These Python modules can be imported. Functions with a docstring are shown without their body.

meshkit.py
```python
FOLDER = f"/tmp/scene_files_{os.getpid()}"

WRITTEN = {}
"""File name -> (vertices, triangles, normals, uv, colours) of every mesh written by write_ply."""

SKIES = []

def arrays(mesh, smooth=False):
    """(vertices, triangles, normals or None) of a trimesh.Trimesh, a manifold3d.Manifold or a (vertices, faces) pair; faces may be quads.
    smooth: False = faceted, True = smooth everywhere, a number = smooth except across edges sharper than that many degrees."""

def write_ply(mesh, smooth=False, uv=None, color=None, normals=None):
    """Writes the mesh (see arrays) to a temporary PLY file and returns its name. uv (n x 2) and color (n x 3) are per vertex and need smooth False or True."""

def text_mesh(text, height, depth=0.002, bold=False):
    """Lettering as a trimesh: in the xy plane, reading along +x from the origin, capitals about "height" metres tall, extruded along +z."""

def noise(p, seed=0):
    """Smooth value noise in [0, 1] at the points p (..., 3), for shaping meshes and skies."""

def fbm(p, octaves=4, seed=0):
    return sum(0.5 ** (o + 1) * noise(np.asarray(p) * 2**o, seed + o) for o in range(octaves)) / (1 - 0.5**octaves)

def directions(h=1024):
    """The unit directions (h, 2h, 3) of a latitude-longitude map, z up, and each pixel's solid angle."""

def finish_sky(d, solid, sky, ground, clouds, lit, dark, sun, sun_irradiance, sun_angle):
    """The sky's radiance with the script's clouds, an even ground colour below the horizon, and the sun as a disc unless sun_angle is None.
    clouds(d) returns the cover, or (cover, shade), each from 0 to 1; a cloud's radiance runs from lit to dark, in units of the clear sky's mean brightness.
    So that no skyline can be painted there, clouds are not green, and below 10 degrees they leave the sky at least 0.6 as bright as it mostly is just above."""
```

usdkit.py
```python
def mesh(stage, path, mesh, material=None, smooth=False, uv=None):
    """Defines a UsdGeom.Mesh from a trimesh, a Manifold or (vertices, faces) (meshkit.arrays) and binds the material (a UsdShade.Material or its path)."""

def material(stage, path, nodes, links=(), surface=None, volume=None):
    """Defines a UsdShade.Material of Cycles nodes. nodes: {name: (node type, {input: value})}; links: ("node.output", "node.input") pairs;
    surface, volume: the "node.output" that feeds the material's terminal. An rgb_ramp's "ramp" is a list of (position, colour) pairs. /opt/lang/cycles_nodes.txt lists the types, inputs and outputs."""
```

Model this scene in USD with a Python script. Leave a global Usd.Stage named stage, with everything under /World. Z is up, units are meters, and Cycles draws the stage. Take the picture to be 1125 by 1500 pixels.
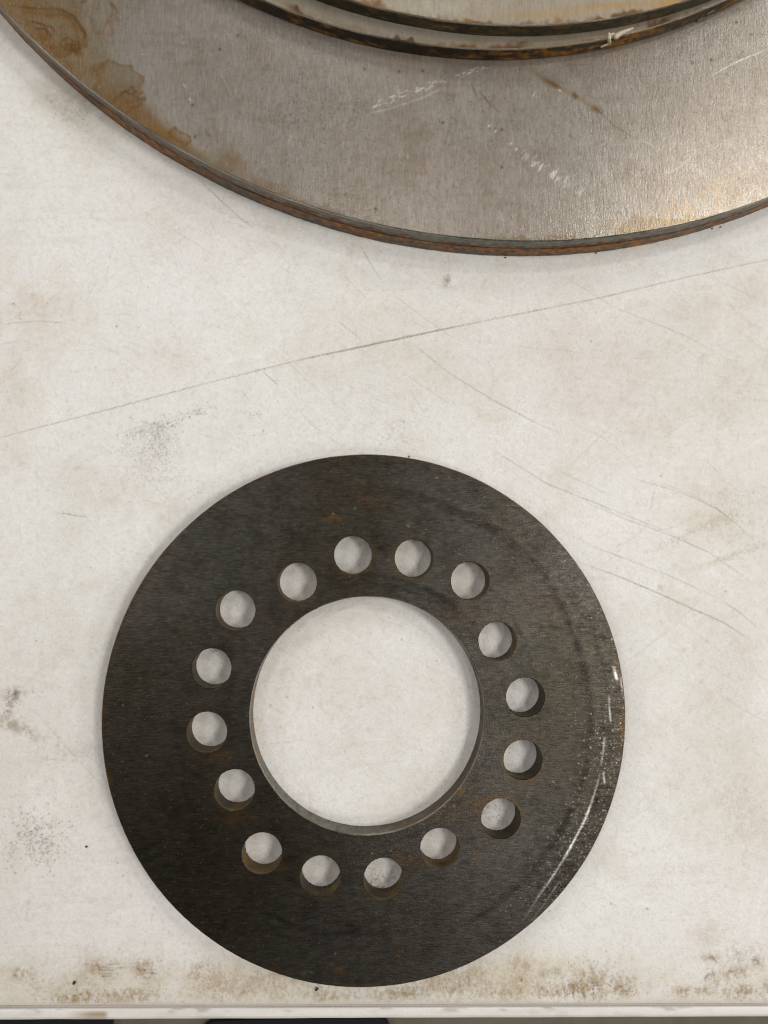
import math, numpy as np, trimesh, usdkit
from pxr import Usd, UsdGeom, UsdLux, Gf, Sdf, Vt
from scipy.ndimage import gaussian_filter, map_coordinates
from scipy.spatial import Delaunay

stage = Usd.Stage.CreateInMemory()
UsdGeom.SetStageUpAxis(stage, UsdGeom.Tokens.z); UsdGeom.SetStageMetersPerUnit(stage, 1.0)
UsdGeom.Xform.Define(stage, '/World'); UsdGeom.Scope.Define(stage, '/World/Looks')

# ------------------------------------------------------------------ camera: looks almost straight down on the table (z = 0)
FOC, PITCH, ROLL, CAM_Z = 1000.0, 0.0655, -0.0456, 0.4104          # FOC in pixels of a 1125 x 1500 picture
def rot(p, r):
    cp, sp, cr, sr = math.cos(p), math.sin(p), math.cos(r), math.sin(r)
    return np.array([[1, 0, 0], [0, cp, -sp], [0, sp, cp]]) @ np.array([[cr, 0, sr], [0, 1, 0], [-sr, 0, cr]])
RC = rot(PITCH, ROLL)
cam = UsdGeom.Camera.Define(stage, '/World/camera')
M4 = np.eye(4); M4[:3, :3] = RC.T; M4[3, :3] = (0, 0, CAM_Z)
cam.AddTransformOp().Set(Gf.Matrix4d(*M4.ravel().tolist()))
cam.CreateHorizontalApertureAttr(36.0); cam.CreateVerticalApertureAttr(48.0)
cam.CreateFocalLengthAttr(36.0 * FOC / 1125.0); cam.CreateClippingRangeAttr(Gf.Vec2f(0.01, 100))
cam.CreateFStopAttr(14.0); cam.CreateFocusDistanceAttr(0.40)
cam.CreateExposureAttr(0.0)

# ------------------------------------------------------------------ light: ceiling lamps of the workshop and the dim room around
def rect_lamp(name, loc, w, h, power, color, target=(0.02, 0.02, 0)):
    l = UsdLux.RectLight.Define(stage, '/World/' + name)
    l.CreateWidthAttr(w); l.CreateHeightAttr(h); l.CreateIntensityAttr(power); l.CreateColorAttr(Gf.Vec3f(*color))
    z = np.array(loc, float) - np.array(target, float); z /= np.linalg.norm(z)
    x = np.cross([0, 1, 0], z); x /= np.linalg.norm(x); y = np.cross(z, x)
    m = np.eye(4); m[0, :3], m[1, :3], m[2, :3], m[3, :3] = x, y, z, loc
    l.AddTransformOp().Set(Gf.Matrix4d(*m.ravel().tolist()))
LUM = 21.0
LAMPS = ((.62, -.06, 1.50, .6, .6), (.675, .625, .52, .20, .20), (.05, .48, .15, .5, .5), (-.56, .06, .42, .5, .5), (-.48, .50, .14, .5, .5), (.368, -.461, .35, .3, .3),
         (1.45, .25, .38, 1., .6), (1.05, 1.15, .22, 1., .6), (.10, 1.45, .45, 1., .6), (-1.05, .95, .35, 1., .6), (-1.45, .10, .5, 1., .6), (1.2, -.7, .4, 1., .6))   # rows of ceiling lamps, 2.4 m above the table
for k, (tx, ty, w, sx, sy) in enumerate(LAMPS):
    rect_lamp('ceiling_lamp' + ('_%03d' % k if k else ''), (tx * 2.4 + .015, ty * 2.4 - .016, 2.4), sx, sy, LUM * w * .25 / (sx * sy if k < 6 else .25), (1.0, .975, .93) if tx > 0 else (1.0, .985, .96))
dome = UsdLux.DomeLight.Define(stage, '/World/room_light')
dome.CreateIntensityAttr(0.035); dome.CreateColorAttr(Gf.Vec3f(1.0, 0.975, 0.94))

# ------------------------------------------------------------------ helpers
rng = np.random.default_rng(7)
def back(pts, z=0.0):
    """points of the plane at height z under the given photograph pixels"""
    p = np.atleast_2d(np.asarray(pts, float))
    d = np.c_[(p[:, 0] - 562.5) / FOC, -(p[:, 1] - 750) / FOC, -np.ones(len(p))] @ RC.T
    return d[:, :2] * ((z - CAM_Z) / d[:, 2])[:, None]
def lin(r, g, b):
    c = np.array([r, g, b], float) / 255
    return np.where(c <= 0.04045, c / 12.92, ((c + 0.055) / 1.055) ** 2.4)
def smooth(a, b, x):
    t = np.clip((x - a) / (b - a), 0, 1); return t * t * (3 - 2 * t)

class Canvas:
    """a grid over a flat surface on which colour, gloss and wear of that surface are laid out (read at the mesh's points)"""
    def __init__(s, x0, y0, x1, y1, res, base, rough, metal, z=0.0, seed=0, off=(0, 0)):
        s.x0, s.y0, s.res, s.z, s.off = x0, y0, res, z, off
        s.w, s.h = int((x1 - x0) / res) + 1, int((y1 - y0) / res) + 1
        s.rng = np.random.default_rng(seed)
        s.col = np.ones((s.h, s.w, 3), np.float32) * np.asarray(base, np.float32)
        s.rough = np.full((s.h, s.w), rough, np.float32); s.metal = np.full((s.h, s.w), metal, np.float32); s.hgt = np.zeros((s.h, s.w), np.float32)
        s.X, s.Y = np.meshgrid(x0 + np.arange(s.w) * res, y0 + np.arange(s.h) * res)
    def px(s, pts): return back(pts, s.z) - np.asarray(s.off)
    def noise(s, sx, sy=None):
        """smooth random field, sizes in mm, mean 0, deviation 1"""
        sy = sx if sy is None else sy
        kx, ky = sx / 1000 / s.res, sy / 1000 / s.res
        fx, fy = max(1, int(kx / 3)), max(1, int(ky / 3))
        a = s.rng.standard_normal((s.h // fy + 3, s.w // fx + 3)).astype(np.float32)
        a = gaussian_filter(a, (ky / fy, kx / fx), mode='wrap')
        if fx > 1 or fy > 1:
            yy, xx = np.meshgrid(np.arange(s.h) / fy, np.arange(s.w) / fx, indexing='ij')
            a = map_coordinates(a, [yy, xx], order=1)
        else: a = a[:s.h, :s.w]
        return (a - a.mean()) / (a.std() + 1e-9)
    def cloud(s, size, oct=4, ratio=0.55, sx=1.0):
        return sum(ratio ** k * s.noise(size * sx / 2 ** k, size / 2 ** k) for k in range(oct)) / math.sqrt(sum(ratio ** (2 * k) for k in range(oct)))
    def mix(s, color, a):
        s.col += (np.asarray(color, np.float32) - s.col) * np.clip(a, 0, 1)[..., None]
    def mul(s, color, a):
        s.col *= 1 + (np.asarray(color, np.float32) - 1) * np.clip(a, 0, 1)[..., None]
    def blob(s, px, rx, ry, ang=0, soft=1.0):
        """soft ellipse mask; centre in photograph pixels, radii in pixels"""
        c = s.px([px])[0]; k = (CAM_Z - s.z) / FOC
        dx, dy = s.X - c[0], s.Y - c[1]; ca, sa = math.cos(math.radians(ang)), math.sin(math.radians(ang))
        u, v = (dx * ca + dy * sa) / (rx * k), (-dx * sa + dy * ca) / (ry * k)
        return np.exp(-(u * u + v * v) * soft)
    def line(s, pts, width=0.35, world=False, taper=True, var=0.5):
        """antialiased stroke along photograph pixels, width in mm; returns a mask"""
        P = np.asarray(pts, float) if world else s.px(pts)
        out = np.zeros((s.h, s.w), np.float32); w = width / 1000
        L = np.r_[0, np.cumsum(np.hypot(*np.diff(P, axis=0).T))]; tot = L[-1]
        knots = s.rng.uniform(1 - var, 1, max(4, int(tot / 0.006)))
        for i in range(len(P) - 1):
            a, b = P[i], P[i + 1]; m = 3 * w + s.res
            j0, j1 = int((min(a[0], b[0]) - m - s.x0) / s.res), int((max(a[0], b[0]) + m - s.x0) / s.res) + 1
            i0, i1 = int((min(a[1], b[1]) - m - s.y0) / s.res), int((max(a[1], b[1]) + m - s.y0) / s.res) + 1
            j0, i0, j1, i1 = max(j0, 0), max(i0, 0), min(j1, s.w), min(i1, s.h)
            if j1 <= j0 or i1 <= i0: continue
            X, Y = s.X[i0:i1, j0:j1], s.Y[i0:i1, j0:j1]; d = b - a; n2 = d @ d + 1e-12
            t = np.clip(((X - a[0]) * d[0] + (Y - a[1]) * d[1]) / n2, 0, 1)
            dist = np.hypot(X - a[0] - t * d[0], Y - a[1] - t * d[1])
            q = (L[i] + t * math.sqrt(n2)) / tot
            v = np.exp(-(dist / w) ** 2) * np.interp(q, np.linspace(0, 1, len(knots)), knots)
            if taper: v *= np.minimum(1, 5 * np.minimum(q, 1 - q) + 0.15)
            out[i0:i1, j0:j1] = np.maximum(out[i0:i1, j0:j1], v)
        return out
    def stroke(s, pts, width, a, color, mode='mix', var=.6, metal=None, rough=None):
        """one stroke laid straight into the surface (only its own neighbourhood is touched)"""
        P = s.px(pts); m = 4 * width / 1000 + 2 * s.res
        j0, j1 = int((P[:, 0].min() - m - s.x0) / s.res), int((P[:, 0].max() + m - s.x0) / s.res) + 2
        i0, i1 = int((P[:, 1].min() - m - s.y0) / s.res), int((P[:, 1].max() + m - s.y0) / s.res) + 2
        j0, i0, j1, i1 = max(j0, 0), max(i0, 0), min(j1, s.w), min(i1, s.h)
        if j1 - j0 < 2 or i1 - i0 < 2: return
        sub = Canvas.__new__(Canvas); sub.__dict__.update(s.__dict__); sub.X, sub.Y = s.X[i0:i1, j0:j1], s.Y[i0:i1, j0:j1]; sub.h, sub.w = i1 - i0, j1 - j0; sub.x0, sub.y0 = s.x0 + j0 * s.res, s.y0 + i0 * s.res
        k = np.clip(Canvas.line(sub, P, width, world=True, var=var) * a, 0, 1)[..., None]; c = np.asarray(color, np.float32); v = s.col[i0:i1, j0:j1]
        if mode == 'mix': v += (c - v) * k
        else: v *= 1 + (c - 1) * k
        if metal is not None: q = s.metal[i0:i1, j0:j1]; q += (metal - q) * k[..., 0]
        if rough is not None: q = s.rough[i0:i1, j0:j1]; q += (rough - q) * k[..., 0]
    def specks(s, n, mask=None, size=(0.25, 0.5), stretch=1.0):
        """small grains scattered where the mask is high; returns a mask"""
        out = np.zeros((s.h, s.w), np.float32)
        if mask is None: ii, jj = s.rng.integers(0, s.h, n), s.rng.integers(0, s.w, n)
        else:
            p = np.clip(mask, 0, None).astype(np.float64).ravel(); k = s.rng.choice(p.size, n, p=p / p.sum()); ii, jj = k // s.w, k % s.w
        for i, j in zip(ii, jj):
            r = s.rng.uniform(*size) / 1000 / s.res; m = int(3 * r) + 2; st = s.rng.uniform(1, stretch) if stretch > 1 else 1; an = s.rng.uniform(0, math.pi)
            i0, i1, j0, j1 = max(i - m, 0), min(i + m + 1, s.h), max(j - m, 0), min(j + m + 1, s.w)
            dy, dx = np.mgrid[i0 - i:i1 - i, j0 - j:j1 - j]; u, v = dx * math.cos(an) + dy * math.sin(an), -dx * math.sin(an) + dy * math.cos(an)
            out[i0:i1, j0:j1] = np.maximum(out[i0:i1, j0:j1], s.rng.uniform(0.35, 1) * np.exp(-(u * u / st + v * v * st) / (r * r)))
        return out
    def read(s, xy):
        c = [(xy[:, 1] - s.y0) / s.res, (xy[:, 0] - s.x0) / s.res]
        g = lambda a: map_coordinates(a, c, order=1, mode='mirror')
        return np.stack([g(s.col[..., k]) for k in range(3)], 1), np.stack([g(s.rough), g(s.metal), g(s.hgt)], 1)

def put(path, v, f, mat, col=None, surf=None, smooth_deg=False):
    m = usdkit.mesh(stage, path, (v, f), mat, smooth=smooth_deg)
    api = UsdGeom.PrimvarsAPI(m)
    for nm, val in (('albedo', col), ('surf', surf)):
        if val is not None: api.CreatePrimvar(nm, Sdf.ValueTypeNames.Color3fArray, 'vertex').Set(Vt.Vec3fArray.FromNumpy(np.clip(val, 0, 1).astype(np.float32)))
    return m.GetPrim()
def tag(p, label=None, cat=None, group=None, kind=None):
    for k, v in (('label', label), ('category', cat), ('group', group), ('kind', kind)):
        if v: p.SetCustomDataByKey(k, v)
    return p
def thing(name, loc, label, cat, group=None):
    x = UsdGeom.Xform.Define(stage, '/World/' + name); x.AddTranslateOp().Set(Gf.Vec3d(*loc)); return tag(x.GetPrim(), label, cat, group)

def painted(name, extra_nodes, extra_links, bump_strength, bump_dist, spec=0.5, aniso=0.0, tint=None):
    """principled surface whose colour / roughness / metal come from the surface's own wear layout, with fine grain from noise nodes (n.color -> bump)"""
    nodes = {'alb': ('attribute', {'attribute': 'albedo'}), 'srf': ('attribute', {'attribute': 'surf'}), 'sep': ('separate_color', {}),
             'tc': ('texture_coordinate', {}), 'p': ('principled_bsdf', {'specular_ior_level': spec, 'anisotropic': aniso}),
             'b': ('bump', {'strength': bump_strength, 'distance': bump_dist}), 'mulc': ('mix_color', {'blend_type': 'multiply', 'fac': 1.0}), **extra_nodes}
    links = [('srf.color', 'sep.color'), ('sep.r', 'p.roughness'), ('sep.g', 'p.metallic'), ('alb.color', 'mulc.a'), ('mulc.result', 'p.base_color'), ('b.normal', 'p.normal'), *extra_links]
    return usdkit.material(stage, '/World/Looks/' + name, nodes, links, surface='p.BSDF')
def grain(scale_vec, lo, hi, scale=1000.0, detail=3.0, rough=0.6, layer2=None):
    """nodes: stretched noise n -> value multiplier (lo..hi) and bump height"""
    nodes = {'mp': ('mapping', {'scale': scale_vec}), 'n': ('noise_texture', {'scale': scale, 'detail': detail, 'roughness': rough}),
             'r': ('rgb_ramp', {'ramp': [(0.25, (lo, lo, lo)), (0.75, (hi, hi, hi))]}),
             'mp2': ('mapping', {'scale': layer2 or (1, 1, 1)}), 'n2': ('noise_texture', {'scale': scale, 'detail': 2.0, 'roughness': 0.6}),
             'hh': ('math', {'math_type': 'add'}), 'h3': ('math', {'math_type': 'multiply_add', 'value2': 2.0})}
    links = [('tc.object', 'mp.vector'), ('mp.vector', 'n.vector'), ('n.fac', 'r.fac'), ('r.color', 'mulc.b'), ('tc.object', 'mp2.vector'), ('mp2.vector', 'n2.vector'),
             ('n.fac', 'hh.value1'), ('n2.fac', 'hh.value2'), ('sep.b', 'h3.value1'), ('hh.value', 'h3.value3'), ('h3.value', 'b.height')]
    return nodes, links

paint_mat = painted('painted_board', *grain((1, 1, 1), 0.90, 1.08, 1000.0, 4.0, 0.75, (0.5, 0.5, 0.5)), 0.30, 0.0005, 0.35)
ring_mat = painted('dark_steel', *grain((0.22, 1.6, 1), 0.55, 1.50, 1000.0, 4.0, 0.7, (0.9, 1.2, 1)), 0.30, 0.0004, 0.5)
plate_mat = painted('brushed_steel', *grain((1.6, 0.16, 1), 0.82, 1.17, 1000.0, 4.0, 0.65, (1.1, 0.7, 1)), 0.19, 0.0004, 0.5)
edge_mat = painted('cut_steel_edge', *grain((1, 1, 1), 0.75, 1.25, 900.0, 3.0, 0.6, (0.5, 0.5, 0.5)), 0.4, 0.0004, 0.5)

def flat(boundaries, inside, step, seed, coarse=None):
    """dense triangulation of a flat region. boundaries: closed loops of points; inside(x, y) -> signed clearance (m) to the region's border, positive inside.
    coarse(x, y) -> True where only few points are needed."""
    r = np.random.default_rng(seed); B = np.vstack(boundaries); x0, y0 = B.min(0); x1, y1 = B.max(0)
    def grid(st):
        X, Y = np.meshgrid(np.arange(x0, x1, st), np.arange(y0, y1, st)); P = np.c_[X.ravel(), Y.ravel()]
        return P + r.uniform(-0.25, 0.25, P.shape) * st
    if coarse is None: P = grid(step); P = P[inside(P[:, 0], P[:, 1]) > 0.55 * step]
    else:
        P = grid(step); P = P[(inside(P[:, 0], P[:, 1]) > 0.55 * step) & ~coarse(P[:, 0], P[:, 1])]
        Q = grid(0.02); Q = Q[(inside(Q[:, 0], Q[:, 1]) > 0.01) & coarse(Q[:, 0], Q[:, 1])]; P = np.vstack([P, Q])
    A = np.vstack([B, P]); T = Delaunay(A).simplices
    c = A[T].mean(1); T = T[inside(c[:, 0], c[:, 1]) > 0]
    a, b, d = A[T[:, 0]], A[T[:, 1]], A[T[:, 2]]; ar = (b[:, 0] - a[:, 0]) * (d[:, 1] - a[:, 1]) - (b[:, 1] - a[:, 1]) * (d[:, 0] - a[:, 0])
    T = T[np.abs(ar) > 1e-13]; ar = ar[np.abs(ar) > 1e-13]; T[ar < 0] = T[ar < 0][:, ::-1]
    return A, T
def loop(c, R, th, wob=None):
    r = R if wob is None else R + wob
    return np.c_[c[0] + r * np.cos(th), c[1] + r * np.sin(th)]
def strip(c, th, R, wob, prof, outward):
    """wall of a round edge: prof = [(dr, z)] from top to bottom; returns vertices, faces, and the (row) index of each vertex"""
    n, V = len(th), []
    for dr, z in prof: V.append(np.c_[c[0] + (R + dr + wob) * np.cos(th), c[1] + (R + dr + wob) * np.sin(th), np.full(n, z)])
    V = np.vstack(V); F = []
    i = np.arange(n); j = (i + 1) % n
    for k in range(len(prof) - 1):
        a, b, cc, d = k * n + i, k * n + j, (k + 1) * n + j, (k + 1) * n + i
        q = np.r_[np.c_[a, d, cc], np.c_[a, cc, b]]
        F.append(q if outward else q[:, ::-1])
    return V, np.vstack(F), n
def wobble(th, amp, seed, sharp=6):
    r = np.random.default_rng(seed); n = 4096
    a = sum(w * gaussian_filter(r.standard_normal(n), s, mode='wrap') * math.sqrt(s) for s, w in ((1.0, 0.5), (4.0, 0.6), (sharp * 4.0, 1.0)))
    return amp * np.interp(np.mod(th, 2 * math.pi), np.arange(n + 1) * 2 * math.pi / n, np.r_[a, a[0]])

# ------------------------------------------------------------------ floor far below the table's front edge
FLOOR = -0.80
conc = usdkit.material(stage, '/World/Looks/floor_concrete', {'tc': ('texture_coordinate', {}), 'n': ('noise_texture', {'scale': 9.0, 'detail': 6.0, 'roughness': 0.65}),
    'r': ('rgb_ramp', {'ramp': [(0.3, lin(112, 104, 88)), (0.7, lin(138, 130, 114))]}), 'p': ('principled_bsdf', {'roughness': 0.6})},
    [('tc.object', 'n.vector'), ('n.fac', 'r.fac'), ('r.color', 'p.base_color')], surface='p.BSDF')
g = np.array([[-4, -4, 0], [4, -4, 0], [4, 4, 0], [-4, 4, 0]], float); g[:, 2] = FLOOR
tag(put('/World/floor', g, np.array([[0, 1, 2], [0, 2, 3]]), conc), kind='structure')

# ------------------------------------------------------------------ the table: painted board with a rounded front edge
EA = math.atan2(-0.2716 + 0.2590, 0.2445 + 0.1979)                     # the front edge runs slightly askew
EDIR, EN = np.array([math.cos(EA), math.sin(EA)]), np.array([-math.sin(EA), math.cos(EA)])
EP = back([(540, 1474.0)], 0)[0]                                        # a point of the groove behind the rounded front edge
GROOVE = 0.0012
TX0, TX1, TT = -1.0, 0.95, 1.25                                         # along the edge, and depth of the board
tp = lambda s, t: EP + np.asarray(s)[..., None] * EDIR + np.asarray(t)[..., None] * EN
def st(x, y): d = np.stack([x - EP[0], y - EP[1]], -1); return d @ EDIR, d @ EN

C = Canvas(-0.25, -0.29, 0.31, 0.39, 0.0005, lin(236, 235, 232), 0.42, 0.0, seed=11)
U = C
# broad tone: cleaner and dirtier patches, warm and pinkish casts
n1, n2, n3, n4 = C.cloud(60), C.cloud(28), C.cloud(45), C.cloud(9, 4, 0.7)
C.mul((0.925, 0.908, 0.885), smooth(-0.6, 1.9, n1) * 0.85)
C.mul((0.92, 0.905, 0.865), smooth(0.2, 2.0, n2) * 0.55)
C.mul((0.97, 0.945, 0.945), smooth(-0.5, 1.5, n3) * 0.7)
C.mul((0.93, 0.91, 0.87), smooth(-0.5, 2.5, n4) * 0.55)
C.mul((0.90, 0.875, 0.835), smooth(-.2, 2.4, C.noise(0.42)) * 0.8); C.mul((0.91, 0.885, 0.85), smooth(0.3, 2.2, C.noise(0.9)) * 0.5); C.mul((0.92, 0.89, 0.85), smooth(0.4, 2.2, C.noise(2.2)) * smooth(-.6, 1, n2) * 0.5)
C.mul((1.07, 1.07, 1.07), smooth(0.3, 2.2, C.noise(0.55)) * 0.7)
C.mul((0.94, 0.925, 0.90), smooth(0.2, 2.2, C.noise(7, 0.7)) * smooth(-0.5, 1, C.noise(40)) * 0.6)   # wiping streaks
C.mul((0.95, 0.935, 0.91), smooth(0.2, 2.2, C.noise(0.7, 5)) * smooth(-0.3, 1, C.noise(40)) * 0.5)
# broad dirt zones of the photograph
for px, rx, ry, ang, a, colr in (((20, 470), 60, 110, 0, .55, (0.90, 0.85, 0.80)), ((95, 480), 45, 40, 0, .4, (0.93, 0.87, 0.81)), ((235, 545), 60, 70, 0, .28, (0.92, 0.86, 0.82)),
        ((500, 510), 90, 60, 20, .35, (0.92, 0.89, 0.82)), ((640, 540), 110, 50, -30, .25, (0.93, 0.90, 0.85)), ((850, 560), 120, 60, -20, .25, (0.93, 0.89, 0.86)),
        ((1060, 430), 90, 60, 0, .3, (0.93, 0.89, 0.85)), ((1020, 760), 60, 50, 20, .5, (0.90, 0.85, 0.79)), ((1100, 560), 60, 80, 0, .25, (0.93, 0.89, 0.84)),
        ((100, 150), 60, 45, -40, .55, (0.86, 0.82, 0.75)), ((150, 690), 90, 60, 0, .25, (0.93, 0.88, 0.84)), ((1090, 1200), 60, 90, 0, .3, (0.92, 0.88, 0.82)),
        ((260, 330), 60, 40, -30, .25, (0.9, 0.88, 0.88)), ((60, 900), 120, 60, 0, .2, (0.94, 0.92, 0.88)), ((520, 1430), 300, 30, 0, .55, (0.89, 0.84, 0.74)),
        ((60, 1440), 160, 40, 0, .55, (0.88, 0.84, 0.77)), ((1000, 1440), 200, 40, 0, .4, (0.92, 0.87, 0.80)), ((780, 1440), 200, 28, 0, .45, (0.90, 0.85, 0.76))):
    C.mul(colr, np.clip(C.blob(px, rx, ry, ang) * (1.0 + 0.35 * n4), 0, 1) * min(1, a * 1.5))
C.mul((1.06, 1.06, 1.07), C.blob((370, 490), 70, 60) * 0.8 + C.blob((1030, 670), 50, 35, 30) * 0.7 + C.blob((250, 420), 70, 50) * 0.4)
# fine scuffs, white scratch network
for k in range(4600):
    c = np.array([rng.uniform(0, 1125), rng.uniform(300, 1450)]); L = rng.uniform(8, 60); an = rng.choice([rng.normal(-0.5, .5), rng.normal(1.2, .6), rng.uniform(0, 3.14)])
    d = L * np.array([math.cos(an), -math.sin(an)]); mid = c + d * .5 + rng.normal(0, L * .05, 2)
    if rng.random() < .70: C.stroke([c, mid, c + d], rng.uniform(.2, .4), rng.uniform(.2, 1), (1.10, 1.10, 1.11), 'mul', .8)
    else: C.stroke([c, mid, c + d], rng.uniform(.18, .3), rng.uniform(.15, .8), (0.76, 0.71, 0.66), 'mul', .8)
# long faint strokes where parts were dragged over the board, and rubbed clean patches
for k in range(110):
    c = np.array([rng.uniform(250, 1125), rng.uniform(370, 1000)]) if k % 3 else np.array([rng.uniform(0, 700), rng.uniform(250, 1400)])
    L = rng.uniform(60, 260); an = rng.normal(.55, .22) if k % 4 else rng.normal(-.35, .5); t = np.linspace(0, 1, 7)[:, None]; bend = rng.normal(0, .06)
    pts = c + t * L * np.array([math.cos(an), math.sin(an)]) + bend * L * (t * (1 - t)) * np.array([-math.sin(an), math.cos(an)]) * 4
    if k % 5 < 3: C.stroke(pts, rng.uniform(.18, .26), rng.uniform(.12, .42), lin(120, 106, 94), 'mix', .9)
    else: C.stroke(pts, rng.uniform(.25, .6), rng.uniform(.3, .8), (1.08, 1.08, 1.09), 'mul', .9)
for k in range(26):
    q = (rng.uniform(0, 1125), rng.uniform(350, 1380)); C.mul((1.06, 1.06, 1.07), np.clip(C.blob(q, rng.uniform(20, 60), rng.uniform(12, 40), rng.uniform(0, 180)) * (1 + .5 * n4), 0, 1) * .6)
for k in range(20):
    q = (rng.uniform(0, 1125), rng.uniform(350, 1380)); C.mul((.93, .905, .87), np.clip(C.blob(q, rng.uniform(15, 50), rng.uniform(8, 25), rng.uniform(0, 180)) * (1 + .7 * n4), 0, 1) * .6)
# named scratches and pencil lines
DK = lin(104, 92, 82)
def ln(pts, w, a, colr=DK, var=.5, **k): C.stroke(pts, w * .85, min(1, a * 1.5), colr, 'mix', var)
ln([(-120, 672), (150, 602), (300, 562), (440, 527), (600, 492), (750, 462), (880, 436), (1010, 405), (1260, 351)], .30, .52, var=.35)
ln([(440, 527), (560, 502), (680, 476)], .36, .75, lin(70, 58, 50))
ln([(600, 500), (660, 548), (720, 585), (790, 622), (820, 634)], .28, .5)
ln([(575, 430), (620, 465), (668, 498)], .28, .35); ln([(815, 398), (900, 450), (1000, 490), (1075, 530)], .26, .33)
ln([(708, 650), (800, 708), (900, 748), (985, 782)], .28, .5); ln([(800, 680), (850, 705), (900, 728)], .25, .25)
ln([(925, 700), (1000, 722), (1050, 745), (1085, 773), (1108, 795)], .28, .42); ln([(960, 705), (1010, 722), (1068, 757)], .25, .3)
ln([(855, 734), (920, 762), (985, 785), (1040, 810), (1080, 838), (1105, 857)], .28, .45)
ln([(850, 793), (920, 820), (985, 845), (1050, 876)], .28, .40); ln([(1057, 880), (1085, 898), (1112, 922)], .28, .6)
ln([(845, 822), (900, 842), (960, 867), (1010, 890), (1060, 912), (1107, 943)], .30, .72)
ln([(386, 545), (408, 565)], .32, .85); ln([(85, 751), (130, 758)], .32, .8); ln([(290, 262), (325, 295), (350, 318), (372, 334)], .3, .55)
ln([(528, 360), (548, 395), (560, 412)], .28, .5); ln([(495, 470), (530, 498)], .26, .5); ln([(505, 405), (540, 440)], .22, .3)
ln([(590, 545), (630, 573), (660, 592)], .25, .35); ln([(600, 570), (622, 605)], .24, .3); ln([(0, 475), (60, 470), (100, 474)], .28, .4); ln([(15, 545), (28, 530), (33, 520)], .25, .4)
ln([(28, 448), (30, 468), (20, 464)], .22, .5); ln([(908, 1242), (935, 1252)], .24, .4); ln([(455, 905), (500, 893), (520, 888)], .25, .18); ln([(380, 1091), (440, 1086)], .22, .25)
ln([(600, 270), (640, 340)], .2, 0); ln([(20, 1170), (60, 1090)], .3, .25, lin(200, 180, 120)); ln([(1060, 415), (1115, 440)], .24, .25); ln([(1000, 640), (1060, 700)], .22, .22)
ln([(0, 505), (25, 500)], .3, .3); ln([(1060, 1022), (1125, 1060)], .26, .25)
WH = lin(246, 243, 238)
C.mix(WH, C.line([(868, 1291), (890, 1303), (930, 1320), (980, 1338), (1030, 1352)], 1.3, var=.75) * .75 * (0.7 + 0.3 * C.noise(.6)))
C.mix(WH, C.line([(455, 1100), (500, 1125), (560, 1150), (590, 1165)], 1.0, var=.7) * .5); C.mix(WH, C.line([(1125, 640), (1075, 665), (1040, 685)], 1.6, var=.7) * .4)
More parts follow.
